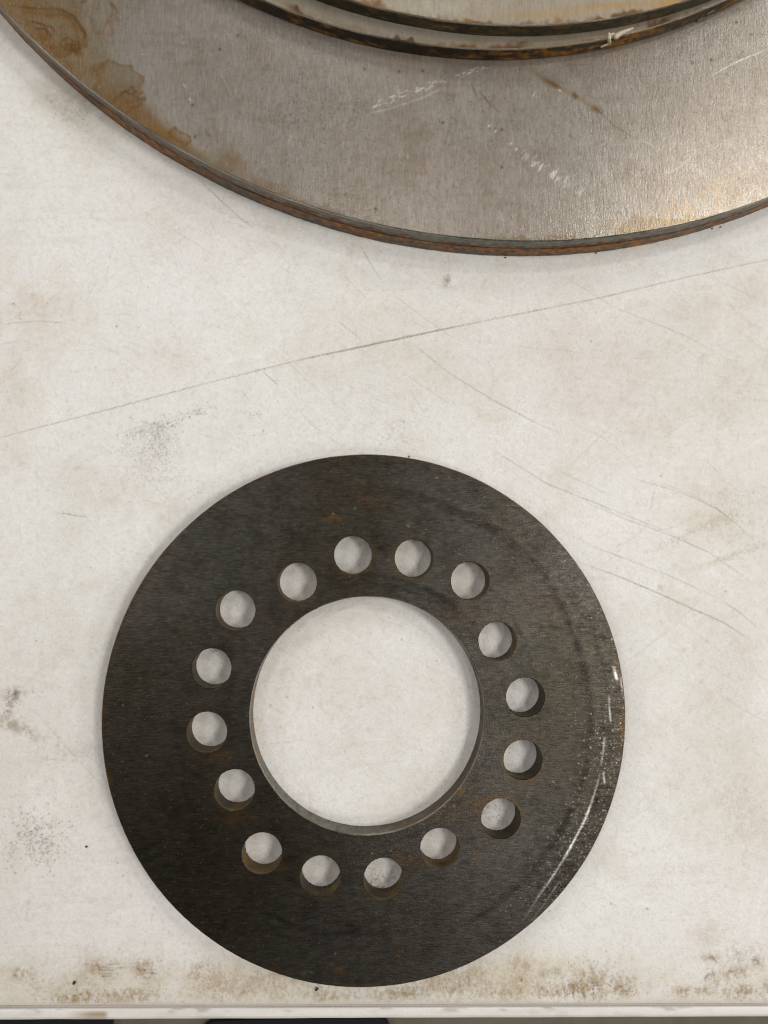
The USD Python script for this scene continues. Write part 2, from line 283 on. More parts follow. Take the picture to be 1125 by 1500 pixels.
# grains and speckled smears
BR, BK, GY = lin(128, 108, 88), lin(42, 36, 32), lin(120, 112, 106)
C.mix(lin(140, 124, 108), C.specks(2600, None, (.16, .34), 2.5) * .42); C.mix(BK, C.specks(220, None, (.2, .36), 2) * .75); C.mix(lin(168, 148, 124), C.specks(500, None, (.3, .7), 2) * .35)
def smear(masks, n, colr, a, size=(.2, .4), haze=.0, stretch=3):
    m = sum(masks); C.mix(colr, C.specks(n, m * m, size, stretch) * a)
    if haze: C.mix(colr, np.clip(m, 0, 1) * haze * np.clip(.5 + .5 * C.noise(.9), 0, 1))
B = C.blob
smear([B((215, 628), 45, 12, 18), B((290, 602), 25, 8, 22), B((235, 645), 22, 30, -20)], 620, lin(96, 88, 82), .7); smear([B((215, 670), 45, 45, 20)], 460, lin(140, 126, 112), .6)
smear([B((580, 625), 40, 12, 42), B((590, 640), 25, 22, 0)], 170, BR, .5); smear([B((655, 412), 6, 10, -20)], 60, BR, .7, haze=.4); smear([B((370, 606), 14, 6, 0)], 20, BK, .6); smear([B((535, 570), 40, 30)], 60, BR, .35)
smear([B((20, 1018), 11, 9), B((12, 1035), 7, 16, -15)], 170, lin(112, 92, 72), .8, haze=.75); smear([B((8, 1058), 22, 9, -25), B((36, 1070), 24, 8, -30)], 200, lin(150, 132, 110), .6, haze=.5); smear([B((35, 1013), 30, 2.5)], 40, BR, .6)
smear([B((100, 1100), 70, 16, 0)], 260, lin(150, 138, 124), .45, haze=.1); smear([B((55, 1230), 34, 38, 30)], 330, lin(64, 58, 54), .85, (.2, .5)); smear([B((15, 1240), 35, 22)], 120, lin(140, 126, 118), .5)
smear([B((110, 160), 45, 28, -35)], 420, lin(120, 104, 84), .45, haze=.18); smear([B((75, 1165), 25, 45, 60)], 60, BR, .4)
smear([B((1000, 785), 75, 7, 25), B((1055, 765), 28, 10, 25)], 420, lin(150, 130, 106), .55); smear([B((1075, 810), 60, 4, 17), B((1060, 820), 70, 4, 17)], 300, lin(170, 148, 112), .55, haze=.12); smear([B((1075, 735), 45, 30)], 170, BR, .4)
smear([B((1085, 1190), 35, 50, 20)], 260, lin(170, 146, 122), .45, haze=.14); smear([B((1065, 1000), 45, 40)], 160, lin(168, 150, 128), .45); smear([B((968, 861), 10, 4, -20)], 30, BR, .6); smear([B((1045, 1365), 24, 14)], 90, lin(190, 160, 140), .5, haze=.25)
smear([B((728, 1198), 16, 22), B((700, 1180), 22, 30)], 110, lin(84, 76, 70), .75, (.25, .5)); smear([B((548, 1293), 34, 18, 20)], 130, lin(70, 60, 54), .8, (.25, .55)); smear([B((315, 955), 24, 5)], 22, lin(70, 62, 60), .7)
for q in ((411, 1064), (396, 1034), (420, 1021), (615, 1182), (570, 905), (588, 937), (437, 924), (690, 921), (706, 917), (127, 1240), (172, 1264), (180, 1283), (109, 1438), (20, 445), (171, 478), (90, 463), (805, 1335), (895, 1324), (948, 1331), (1063, 866), (968, 697), (873, 458), (866, 500), (716, 530)): C.mix(BK, B(q, rng.uniform(.9, 1.5), rng.uniform(.8, 1.3), rng.uniform(0, 180)) * rng.uniform(.6, 1))
# the dirty strip along the front edge
brn, drk = lin(172, 147, 112), lin(98, 76, 54)
for px, rx, ry, a in (((150, 1416), 26, 12, .35), ((214, 1420), 17, 12, .5), ((140, 1418), 9, 8, .6), ((28, 1428), 12, 7, .55), ((50, 1438), 9, 14, .35), ((115, 1460), 34, 7, .75), ((190, 1458), 40, 8, .55), ((112, 1440), 30, 16, .3),
        ((300, 1425), 20, 18, .45), ((330, 1450), 40, 14, .4), ((395, 1440), 60, 22, .35), ((465, 1448), 6, 5, .6), ((480, 1459), 24, 6, .5), ((560, 1456), 60, 9, .35), ((600, 1453), 22, 8, .7), ((655, 1445), 36, 18, .55), ((700, 1430), 30, 22, .3),
        ((760, 1415), 16, 16, .45), ((745, 1450), 60, 14, .45), ((805, 1425), 16, 9, .4), ((865, 1432), 30, 18, .55), ((860, 1450), 52, 11, .85), ((915, 1444), 16, 12, .6), ((1012, 1452), 26, 7, .6), ((1043, 1432), 7, 9, .65), ((1075, 1424), 18, 9, .5), ((1090, 1398), 22, 12, .4),
        ((1110, 1412), 12, 8, .5), ((1085, 1452), 30, 9, .65), ((1120, 1450), 10, 10, .6), ((1040, 1402), 12, 5, .4)):
    m = B(px, rx, ry); t = np.clip(m * (1 + .55 * C.noise(2.2, 2.6) + .35 * C.noise(.8, 1.3)), 0, 1)
    t *= smooth(-1.2, .9, C.noise(.5, .9)); C.mix(brn, t * min(1, a * 1.25)); C.mix(drk, C.specks(int(rx * ry * .55) + 10, m, (.16, .42), 4) * min(1, a * 1.15)); C.mix(lin(232, 224, 208), C.specks(int(rx * ry * .16) + 4, m, (.2, .4), 3) * a * .8)
for y0, xa, xb in ((1412, 145, 178), (1417, 143, 192), (1421, 146, 168), (1426, 142, 165), (1430, 148, 164), (1420, 203, 231), (1425, 210, 232), (1432, 209, 222), (1441, 208, 222)): C.mix(drk, C.line([(xa, y0), ((xa + xb) / 2, y0 + .4), (xb, y0)], .3, var=.8) * .95)
for pts in ([(1034, 1440), (1033, 1432), (1038, 1427), (1047, 1428)], [(1034, 1404), (1044, 1402), (1050, 1410)], [(1100, 1406), (1108, 1406), (1116, 1416)], [(1069, 1424), (1078, 1422)], [(1050, 1445), (1052, 1436)]): C.mix(drk, C.line(pts, .7, var=.6) * .7)
for q, r in (((109, 1439), 2.6), ((464, 1448), 3.0), ((212, 1421), 2.2), ((203, 1419), 1.8), ((764, 1436), 2.6), ((376, 1471), 2)): C.mix(BK, B(q, r * .7, r * .5, rng.uniform(0, 180)) * .95)
edge_t = st(C.X, C.Y)[1]
C.mul((0.90, 0.875, 0.83), np.exp(-np.abs(edge_t - .003) / .004) * np.clip(.7 + .3 * C.noise(6, 1), 0, 1)); C.mix(lin(196, 184, 172), np.exp(-((edge_t - .0012) / .0013) ** 2) * .7)
C.rough += .06 * n2 + .03 * C.noise(1.5); C.rough[:] = np.clip(C.rough, .3, .65)

# board surface: dense where the camera sees it, coarse elsewhere
LDX, LDY, LDR = 0.0981, 0.5959, 0.4093; RX, RY, RR, BR_ = 0.0087, -0.0900, 0.1500, 0.0670
HR, RH = 0.0112, 0.0128
def tin(x, y): s, t = st(x, y); return np.minimum(np.minimum(t - GROOVE, TT - t), np.minimum(s - TX0, TX1 - s))
def tcoarse(x, y):
    rr = np.hypot(x - RX, y - RY); a = (rr < RR - .012) & (rr > BR_ + .012)
    for q in range(4):
        for R_, A_ in ((.0916, 95.6), (.0931, 73.7), (.0965, 52.6), (.0857, 28.2)):
            th = math.radians(A_ - 90 * q); a &= np.hypot(x - RX - R_ * math.cos(th), y - RY - R_ * math.sin(th)) > HR + .001
    return a | (np.hypot(x - LDX, y - LDY) < LDR - .012) | (x < -.236) | (x > .295) | (y > .375)
sfine = np.arange(-0.236, 0.30, 0.0007); sall = np.r_[np.arange(TX0, -0.24, .02), sfine, np.arange(.31, TX1, .02), TX1]
bd = [tp(sall, np.full(len(sall), GROOVE)), tp(np.linspace(TX0, TX1, 60), np.full(60, TT)), tp(np.full(40, TX0), np.linspace(.03, TT - .02, 40)), tp(np.full(40, TX1), np.linspace(.03, TT - .02, 40))]
A, T = flat(bd, tin, .00068, 3, tcoarse)
col, surf = C.read(A); surf[:, 2] = .5
table = thing('work_table', (0, 0, 0), 'white painted worktable with dirt-stained top, thin scratches and a rounded front edge', 'table')
off = np.array([0, 0, 0])
put('/World/work_table/tabletop', np.c_[A, np.zeros(len(A))], T, paint_mat, col, surf)
# rounded moulding along the front, a groove between it and the board
prof = [(GROOVE, 0.0), (.0008, -.0003), (.00045, -.0009), (0., -.0011), (-.0003, -.0009), (-.0006, -.0003), (-.0011, .0001), (-.0020, .0004), (-.0034, .0005), (-.0049, .0004), (-.0061, -.0001), (-.0070, -.0009), (-.0077, -.0020), (-.0081, -.0034), (-.0082, -.0055), (-.0082, -.0255), (-.0078, -.0272), (-.0065, -.028), (.02, -.028)]
ss = np.r_[np.linspace(TX0, -.24, 12), np.arange(-.236, .30, .0012), np.linspace(.302, TX1, 12)]
r2 = np.random.default_rng(5); wv = gaussian_filter(r2.standard_normal(len(ss)), 6) * .00022 + gaussian_filter(r2.standard_normal(len(ss)), 60) * .0004
V, colE = [], []
dirtE = gaussian_filter(r2.standard_normal((len(prof), len(ss))), (.7, 2.0)); dirtE /= dirtE.std(); longE = gaussian_filter(r2.standard_normal((len(prof), len(ss))), (1.0, 14)); longE /= longE.std()
stain_s = [st(*back([(q, 1484)], 0)[0]) [0] for q in (92, 162)]
for k, (t, z) in enumerate(prof):
    xy = tp(ss, t + wv * (1 if k > 5 else .6)); V.append(np.c_[xy, np.full(len(ss), z)])
    c = np.ones((len(ss), 3)) * lin(232, 227, 222)
    c *= 1 - .10 * smooth(0.2, 2.2, dirtE[k])[:, None] * np.array([.9, 1., 1.15]) - .08 * smooth(0, 2, longE[k])[:, None]
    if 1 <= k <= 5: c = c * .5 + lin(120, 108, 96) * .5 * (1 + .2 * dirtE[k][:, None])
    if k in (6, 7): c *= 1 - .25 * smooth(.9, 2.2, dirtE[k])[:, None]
    if 7 <= k <= 14:
        m = smooth(stain_s[0], stain_s[0] + .018, ss) * (1 - smooth(stain_s[1] - .004, stain_s[1], ss)) * smooth(0, 1, np.clip((k - 6.4) / 1.2, 0, 1)); m = m * np.clip(.8 + .25 * longE[k], 0, 1)
        c = c * (1 - m[:, None]) + lin(164, 144, 116) * m[:, None]
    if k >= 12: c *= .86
    colE.append(c)
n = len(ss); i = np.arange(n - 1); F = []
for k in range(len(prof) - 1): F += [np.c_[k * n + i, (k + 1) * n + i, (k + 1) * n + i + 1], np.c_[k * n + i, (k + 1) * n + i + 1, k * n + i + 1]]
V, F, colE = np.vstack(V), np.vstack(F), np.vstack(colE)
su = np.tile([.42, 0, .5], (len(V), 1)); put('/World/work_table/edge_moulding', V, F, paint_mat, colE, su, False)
under = usdkit.material(stage, '/World/Looks/table_frame', {'p': ('principled_bsdf', {'base_color': lin(120, 118, 114), 'roughness': .5})}, surface='p.BSDF')
def slab(s0, s1, t0, t1, z0, z1):
    c = np.array([[*tp(s, t), z] for z in (z0, z1) for s, t in ((s0, t0), (s1, t0), (s1, t1), (s0, t1))])
    return c, np.array([[0, 2, 1], [0, 3, 2], [4, 5, 6], [4, 6, 7], [0, 1, 5], [0, 5, 4], [1, 2, 6], [1, 6, 5], [2, 3, 7], [2, 7, 6], [3, 0, 4], [3, 4, 7]])
tag(put('/World/work_table/board_core', *slab(TX0 + .002, TX1 - .002, .021, TT - .002, -.028, -.0015), under))
for k, (s0, t0) in enumerate(((TX0 + .05, .06), (TX1 - .10, .06), (TX0 + .05, TT - .12), (TX1 - .10, TT - .12))):
    put('/World/work_table/leg' + ('_%03d' % k if k else ''), *slab(s0, s0 + .05, t0, t0 + .05, FLOOR, -.0285), under)

# ------------------------------------------------------------------ the drilled ring plate
holes = [(R_, math.radians(A_ - 90 * q)) for q in range(4) for R_, A_ in ((.0916, 95.4), (.0931, 73.2), (.0965, 51.8), (.0857, 28.4))]
hc = [(R_ * math.cos(a), R_ * math.sin(a)) for R_, a in holes]
K = Canvas(-.1515, -.1515, .1515, .1515, .0005, lin(73, 70, 65), .37, .82, z=RH, seed=23, off=(RX, RY))
rr, ang = np.hypot(K.X, K.Y), np.degrees(np.arctan2(K.Y, K.X))
m1, m2, m3, m4 = K.cloud(45), K.cloud(14), K.cloud(20), K.cloud(5, 4, .7)
K.mul((0.74, 0.68, 0.54), smooth(-.4, 1.8, m1) * .8); K.mul((.50, .46, .36), K.blob((270, 1270), 250, 260) * .95); K.mul((1.22, 1.20, 1.22), smooth(.1, 2.0, m3) * .7); K.mul((1.04, .95, .90), smooth(.3, 2.0, K.cloud(18)) * .7); K.mul((.95, 1.06, .98), smooth(.6, 2.0, K.cloud(12)) * .5)  # the large lower-left blob paints a dark reflection into the colour
K.mul((0.70, 0.68, 0.66), smooth(0, 2.4, m4) * .7); K.mul((.78, .76, .74), smooth(.2, 2, K.noise(1.4)) * .6); K.mul((1.22, 1.21, 1.2), smooth(.4, 2.2, K.noise(.8)) * .5); K.mul((1.5, 1.49, 1.5), smooth(.2, 2.6, K.noise(1.3, .30)) * .6); K.mul((.58, .56, .55), smooth(.2, 2.5, K.noise(1.5, .32)) * .65); K.mul((1.2, 1.2, 1.22), smooth(.5, 2.6, K.noise(6, .5)) * .3); K.mul((.72, .70, .68), smooth(.5, 2.4, K.cloud(3, 3, .8)) * .6); K.mul((1.3, 1.28, 1.25), smooth(1.3, 3, K.noise(.6)) * .5)
warp = .0007 * K.noise(14) + .0003 * K.noise(1.5)
for r0, w, a, a0, a1 in ((.1290, .0022, .55, -75, 100), (.1262, .0012, .3, 20, 110), (.1000, .0012, .2, -120, 60), (.0785, .0022, .5, 20, 115), (.0745, .0012, .3, 10, 120), (.1000, .0018, .4, -150, -95), (.1220, .0014, .35, -135, -60), (.1285, .0014, .3, -120, -80), (.1400, .0014, .35, -45, 30), (.1360, .0010, .3, -30, 20), (.1450, .0010, .25, 60, 110), (.0720, .001, .3, -100, 0)):
    wdw = smooth(a0, a0 + 25, ang) * (1 - smooth(a1 - 25, a1, ang))
    K.mul((.45, .43, .41), np.exp(-((rr - r0 + warp) / w) ** 2) * wdw * min(1, a * 1.4) * np.clip(.9 + .28 * K.noise(3.0, 1.5), .3, 1.4))
    K.mul((1.2, 1.2, 1.2), np.exp(-((rr - r0 - 1.6 * w + warp) / w) ** 2) * wdw * a * .9)
rough_zone = smooth(.118, .142, rr) * smooth(-75, -35, ang) * (1 - smooth(15, 50, ang)) + .35 * smooth(.10, .13, rr) * smooth(-60, -25, ang) * (1 - smooth(20, 60, ang))
hb = K.noise(1.8, .42) + .6 * K.noise(.6, .4); K.hgt += .5 + .06 * hb * np.clip(rough_zone + .22, 0, 1)
K.mul((.55, .53, .52), smooth(.4, 2, hb) * rough_zone * .7); K.mul((1.35, 1.34, 1.34), smooth(.5, 2.4, -hb) * rough_zone * .6); K.rough -= .06 * rough_zone; K.mul((.82, .82, .84), rough_zone * .8)
RU = lin(118, 82, 30)
for q, rx, ry, a in (((492, 760), 16, 4, .55), ((487, 756), 5, 3, .6), ((310, 826), 4, 3, .5), ((586, 1398), 5, 5, .85), ((497, 1421), 6, 5, .45), ((158, 1141), 5, 8, .8), ((152, 1045), 3, 9, .6), ((345, 1200), 24, 9, .3), ((320, 1108), 26, 8, .3), ((575, 1262), 34, 12, .28), ((650, 1195), 30, 10, .15), ((545, 735), 30, 14, .2), ((700, 1180), 26, 10, .22),
        ((700, 900), 60, 20, .12), ((905, 985), 3, 12, .5), ((912, 1070), 3, 14, .5), ((675, 1160), 5, 6, .5), ((700, 1250), 7, 5, .3), ((720, 1170), 10, 4, .35), ((385, 1275), 30, 8, .25), ((690, 840), 40, 16, .10), ((530, 1444), 60, 3, .4), ((410, 1420), 25, 8, .15)):
    K.mix(RU, np.clip(K.blob(q, rx, ry) * (1 + .5 * K.noise(1.2)), 0, 1) * a * .8)
for (hx, hy) in hc:                                                     # thin rust bloom on the lower lip of each hole
    d = np.hypot(K.X - hx, K.Y - hy); K.mix(lin(104, 80, 40), np.exp(-np.abs(d - HR) / .0016) * np.clip(.25 + .35 * m2, 0, .7) * .7); K.mul((.8, .78, .72), np.exp(-np.abs(d - HR) / .004) * .3)
K.mix(lin(70, 48, 26), np.exp(-np.abs(rr - .149) / .0012) * np.clip(.3 + .4 * m3, 0, .8) * .7)
# scraped bare metal, with the lamp glint painted into its bright colour
BARE_GLINT = lin(214, 210, 204)
def scrape(cv, pts, w, a, var=.6, colr=BARE_GLINT, rgh=.24):
    cv.stroke(pts, w, a, colr, 'mix', var, 1.0, rgh)
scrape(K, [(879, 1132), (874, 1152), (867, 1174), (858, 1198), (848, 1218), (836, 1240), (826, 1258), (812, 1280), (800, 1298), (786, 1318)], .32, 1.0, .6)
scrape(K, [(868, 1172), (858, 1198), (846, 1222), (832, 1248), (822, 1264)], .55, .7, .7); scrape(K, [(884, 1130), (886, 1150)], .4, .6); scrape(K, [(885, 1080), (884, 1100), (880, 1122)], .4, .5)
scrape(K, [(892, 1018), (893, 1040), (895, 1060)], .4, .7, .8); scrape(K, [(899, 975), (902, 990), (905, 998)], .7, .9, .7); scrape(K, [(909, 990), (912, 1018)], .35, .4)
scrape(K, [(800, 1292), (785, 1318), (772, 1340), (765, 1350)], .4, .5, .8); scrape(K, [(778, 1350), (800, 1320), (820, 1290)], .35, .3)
gl = K.specks(900, np.clip(rough_zone, 0, 1) ** 2 * smooth(-90, -40, ang) * (1 - smooth(-15, 10, ang)) + .15 * np.clip(rough_zone, 0, 1) ** 3, (.10, .22), 4); K.mix(BARE_GLINT, gl * .45); K.rough += (.25 - K.rough) * gl * .8  # small glints painted as pale flecks over the rough area
K.mix(lin(150, 146, 138), K.specks(2600, None, (.12, .24), 2) * .45); K.mix(lin(22, 20, 18), K.specks(2600, None, (.14, .3), 3) * .55); K.mul((1.5, 1.48, 1.45), smooth(.6, 2.6, K.noise(1.6, .28)) * .5); K.mul((.6, .59, .57), smooth(.6, 2.6, K.noise(1.6, .28)) * .6)
for q in ((491, 1397), (598, 771), (488, 752), (520, 745), (640, 700), (180, 1033), (545, 1250), (572, 1246), (665, 1180), (752, 1196), (215, 1107)): K.mix(lin(170, 164, 150), K.blob(q, rng.uniform(.8, 2), .8, rng.uniform(0, 180)) * .8)
for a_ in range(26):
    c = np.array([rng.uniform(170, 900), rng.uniform(690, 1430)]); an = rng.normal(0, .25); L = rng.uniform(10, 50); K.stroke([c, c + L * np.array([math.cos(an), math.sin(an)])], .22, .5, (1.35, 1.33, 1.3), 'mul', .8)
K.col[:] = np.clip(K.col, .006, 1)

NT = 1700; th = np.linspace(0, 2 * math.pi, NT, endpoint=False); wo = wobble(th, .00006, 31); CH = .00045
thb = np.linspace(0, 2 * math.pi, 900, endpoint=False); wb = wobble(thb, .00007, 32); thh = np.linspace(0, 2 * math.pi, 150, endpoint=False)
wh = [wobble(thh, .00010, 40 + k) for k in range(16)]
bds = [loop((0, 0), RR - CH, th, wo), loop((0, 0), BR_ + CH, thb, wb)] + [loop(c, HR + CH * .7, thh, w) for c, w in zip(hc, wh)]
def rin(x, y):
    r = np.hypot(x, y); a = np.arctan2(y, x); d = np.minimum(RR - CH + wobble(a, .00006, 31) - r, r - BR_ - CH - wobble(a, .00007, 32))
    for k, c in enumerate(hc):
        q = np.hypot(x - c[0], y - c[1]); near = q < HR + .003; dd = q - HR - CH * .7
        if near.any(): dd = np.where(near, dd - wobble(np.arctan2(y - c[1], x - c[0]), .00010, 40 + k), dd)
        d = np.minimum(d, dd)
    return d
A, T = flat(bds, rin, .00055, 9)
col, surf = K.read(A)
ring = thing('drilled_ring_plate', (RX, RY, 0), 'dark steel ring plate with sixteen small round holes around a large bore', 'ring plate')
RP = '/World/drilled_ring_plate'
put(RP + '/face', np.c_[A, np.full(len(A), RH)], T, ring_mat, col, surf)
def wall_colors(V, c, n, z0, z1, base, rust, amount, seed, stretch=9, chamfer_bright=.35, band=None):
    """colour of a wall: rust in patches, the chamfer at its top painted bright for the light it catches"""
    r = np.random.default_rng(seed); rows = len(V) // n
    a = gaussian_filter(r.standard_normal((rows, n)), (1.4, stretch), mode=('nearest', 'wrap')) + .5 * gaussian_filter(r.standard_normal((rows, n)), (1.0, 4), mode=('nearest', 'wrap')); b = gaussian_filter(r.standard_normal((rows, n)), (.7, 1.3), mode=('nearest', 'wrap')); a /= a.std(); b /= b.std()
    big = gaussian_filter(r.standard_normal(n), 40, mode='wrap'); big /= big.std() + 1e-9
    m = np.clip(amount + .35 * a + .2 * b + .25 * big[None], 0, 1)
    col = np.asarray(base) * (1 + .16 * b[..., None]) * (1 - m[..., None]) + np.asarray(rust) * (1 + .35 * a[..., None]).clip(.3, 2) * m[..., None]
    if band is not None:
        zz = V[:, 2].reshape(rows, n); col = band(col, zz, a, b)
    s = np.zeros((rows, n, 3)); s[..., 0] = .5 + .12 * m; s[..., 1] = .5 * (1 - m); s[..., 2] = .5 + .03 * b
    if chamfer_bright:
        cb = gaussian_filter(r.standard_normal(n), 9, mode='wrap'); cb /= cb.std() + 1e-9; br = np.repeat((chamfer_bright * np.clip(.7 + .25 * cb + .3 * big, .1, 1))[None, :, None], 2, 0); col[:2] = col[:2] * (1 - br) + lin(206, 198, 182) * br; s[:2, :, 1] = .8; s[:2, :, 0] = .34
    return np.clip(col, .004, 1).reshape(-1, 3), s.reshape(-1, 3)
zs = np.linspace(RH - CH, .0004, 9)
V, F, n = strip((0, 0), th, RR, wo, [(-CH, RH), (0, RH - CH)] + [(0, z) for z in zs[1:]] + [(-.0006, .0001)], True)
put(RP + '/outer_edge', V, F, edge_mat, *wall_colors(V, (0, 0), n, 0, RH, lin(60, 52, 44), lin(96, 60, 22), .25, 51, chamfer_bright=.28), True)
V, F, n = strip((0, 0), thb, BR_, wb, [(CH, RH), (0, RH - CH)] + [(0, z) for z in zs[1:]] + [(.0006, .0001)], False)
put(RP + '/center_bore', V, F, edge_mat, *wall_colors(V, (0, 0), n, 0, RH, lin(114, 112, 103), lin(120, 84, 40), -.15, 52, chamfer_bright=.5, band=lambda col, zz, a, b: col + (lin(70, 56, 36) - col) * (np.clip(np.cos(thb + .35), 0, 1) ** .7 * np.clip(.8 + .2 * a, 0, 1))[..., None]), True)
for k, c in enumerate(hc):
    V, F, n = strip(c, thh, HR, wh[k], [(CH * .7, RH), (0, RH - CH * .7)] + [(0, z) for z in zs[1:]] + [(.0006, .0001)], False)
    put(RP + '/bolt_hole' + ('_%03d' % k if k else ''), V, F, edge_mat, *wall_colors(V, c, n, 0, RH, lin(60, 51, 32), lin(84, 64, 24), .34, 60 + k, stretch=6, chamfer_bright=.22), True)

# ------------------------------------------------------------------ big discs: two stacked plates, two smaller ones on top
def disc(path, R, z0, z1, canvas, mat, wallf, seed, arc, vis, step, ch=.0004, wob=.00012, scallop=0):
    """round plate standing at the thing's origin: face (dense where vis(x, y)), edge"""
    t = np.r_[np.arange(arc[0], arc[1], .0008 / R), np.linspace(arc[1], arc[0] + 2 * math.pi, 160)[:-1]]; w = wobble(t, wob, seed)
    def ins(x, y): return R - ch + wobble(np.arctan2(y, x), wob, seed) - np.hypot(x, y)
    A, T = flat([loop((0, 0), R - ch, t, w)], ins, step, seed, lambda x, y: ~vis(x, y))
    col, surf = canvas.read(A); put(path + '/face', np.c_[A, np.full(len(A), z1)], T, mat, col, surf)
    zz = np.linspace(z1 - ch, z0 + .0007, 11)
    V, F, n = strip((0, 0), t, R, w, [(-ch, z1), (0, z1 - ch)] + [(0, z) for z in zz[1:]] + [(-.0007, z0 + .00008), (-.06, z0 + .00008)], True)
    V[:, :2] += 0
    put(path + '/edge', V, F, edge_mat, *wallf(V, n), True)
Z1, Z2, Z3, Z4 = .0109, .0205, .0299, .0385
SDX, SDY, SDR = .0752, .6289, .3304; UDX, UDY, UDR = .0864, .6325, .3260
fmt = lambda *a: tuple(a)
# face of the upper large disc
P = Canvas(-.34, -.415, .24, -.20, .0005, lin(164, 156, 146), .285, .52, z=Z2, seed=77, off=(LDX, LDY))
q1, q2, q3, q4 = P.cloud(45), P.cloud(16), P.cloud(30), P.cloud(6, 4, .7)
P.mul((.88, .85, .80), smooth(-.4, 2, q1) * .6); P.mul((1.0, .95, .93), smooth(-.2, 2, q3) * .6); P.mul((1.08, 1.08, 1.09), smooth(.2, 2, q2) * .4)
hv = P.noise(.38, 1.5); P.mul((.80, .79, .77), smooth(.1, 2.4, hv) * .6); P.mul((1.2, 1.2, 1.19), smooth(.1, 2.4, -hv) * .6); P.mul((.75, .74, .71), smooth(.1, 2.4, P.noise(.36)) * .6); P.mul((.84, .79, .74), smooth(-.2, 1.8, P.cloud(9, 4, .75)) * .55); P.mul((.80, .76, .70), smooth(.6, 2.2, P.noise(6, .8)) * .35); P.mul((.86, .84, .80), smooth(.4, 2.6, P.noise(1.5, 9)) * .4); P.mul((.85, .8, .76), smooth(.8, 2.8, P.noise(1.2)) * .4)
P.hgt += .5 + .03 * hv + .03 * P.noise(.45)
prr = np.hypot(P.X, P.Y)
# rust: a band along the rim that widens to the left, with dried tide lines
dx_ = P.px([(60, 60), (600, 300)]); along = (P.X - dx_[0, 0]) / (dx_[1, 0] - dx_[0, 0])     # 0 at the left stain, 1 to the right
rim = LDR - prr
width = np.interp(along, [-.2, 0, .25, .38, .5, .62, .8, 1.1, 1.6], [.055, .050, .032, .016, .012, .007, .005, .004, .003])
gold, deep = lin(130, 90, 34), lin(96, 64, 28)
band_ = np.clip(1 - (rim + .0035 * q2 + .0015 * q4) / width, 0, 1); P.mix(lin(138, 122, 92), smooth(0, .5, band_) * .5); P.mix(gold, smooth(.25, 1, band_) * np.interp(along, [0, .45, .7, 1.1], [.8, .75, .35, .25]) * np.clip(.7 + .3 * q4, 0, 1))
wx, wy = P.X + .0030 * P.cloud(9, 5, .62), P.Y + .0030 * P.cloud(9, 5, .62)
def tide(c, rx, ry, angd, edge, fill, w=.16, colr=gold, wob=1.0):
    """dried puddle: a darker rim and a thin film inside"""
    c = P.px([c])[0]; k = (CAM_Z - Z2) / FOC; dx, dy = P.X + (wx - P.X) * wob - c[0], P.Y + (wy - P.Y) * wob - c[1]; ca, sa = math.cos(math.radians(angd)), math.sin(math.radians(angd))
    d = np.hypot((dx * ca + dy * sa) / (rx * k), (-dx * sa + dy * ca) / (ry * k))
    P.mix(colr, np.exp(-((d - 1) / np.where(d > 1, w * .45, w * 1.7)) ** 2) * min(1, edge * 1.25) * np.clip(.85 + .35 * q2, .3, 1)); P.mix(deep, np.exp(-((d - .99) / (w * .3)) ** 2) * edge * .45 * np.clip(.3 + .6 * q4, 0, 1)); P.mix(lin(132, 114, 84), (1 - smooth(.85, 1.05, d)) * fill)
P.mix(lin(134, 119, 92), P.blob((60, 50), 110, 75, -35) * .5 * np.clip(.8 + .3 * q4, 0, 1)); P.mix(gold, P.blob((10, 10), 34, 26, -40) * .7)
tide((150, 22), 19, 26, 0, .85, .12); tide((75, 12), 48, 22, -12, .7, .1, .22); tide((70, 50), 52, 34, -40, .75, .25, .14); tide((105, 62), 20, 24, 20, .5, .0, .2); tide((170, 115), 40, 30, -15, .5, .45, .10); tide((190, 140), 18, 12, -30, .45, .3, .15, deep); tide((120, 62), 8, 18, 10, .7, .3, .3); tide((95, 78), 14, 10, 0, .7, .2, .2, deep)
for pts, w, a in (([(20, 6), (42, 12), (70, 18), (92, 18), (108, 26), (120, 40), (124, 54), (116, 66)], 2.6, .75), ([(28, 26), (50, 40), (66, 56), (80, 74), (94, 88), (108, 104)], 3.4, .8), ([(92, 70), (104, 68), (112, 76), (118, 66)], 1.8, .7), ([(150, 48), (162, 42), (170, 26), (168, 8), (158, -4)], 1.7, .75), ([(134, 108), (140, 96), (156, 90)], 1.4, .55), ([(150, 130), (175, 142), (196, 152), (214, 170), (240, 190)], 3.0, .6), ([(118, 112), (140, 132), (170, 156), (205, 180), (250, 205), (300, 232)], 2.6, .5)):
    pp = np.array([np.interp(np.linspace(0, len(pts) - 1, 28), np.arange(len(pts)), [q[k_] for q in pts]) for k_ in (0, 1)]).T; pp += gaussian_filter(rng.normal(0, 5, pp.shape), (1.3, 0))
    m_ = P.line(pp, w, var=.6); P.mix(gold, m_ * a * np.clip(.85 + .3 * q4, .2, 1.2)); P.mix(deep, P.line(pp + 2.0, .35, var=.9) * .55 * a)
for pts in ([(40, 30), (60, 35), (76, 40), (84, 52)], [(50, 42), (66, 42), (76, 56)], [(96, 18), (108, 24), (118, 38), (125, 50), (122, 64)], [(95, 66), (104, 64), (109, 76), (116, 80)], [(112, 78), (116, 70), (114, 56)], [(20, 8), (45, 12), (90, 14), (110, 24)], [(175, 138), (184, 134), (192, 140)], [(118, 4), (124, 2), (126, -4)]): P.mix(deep, P.line(pts, .9, var=.5) * .85)
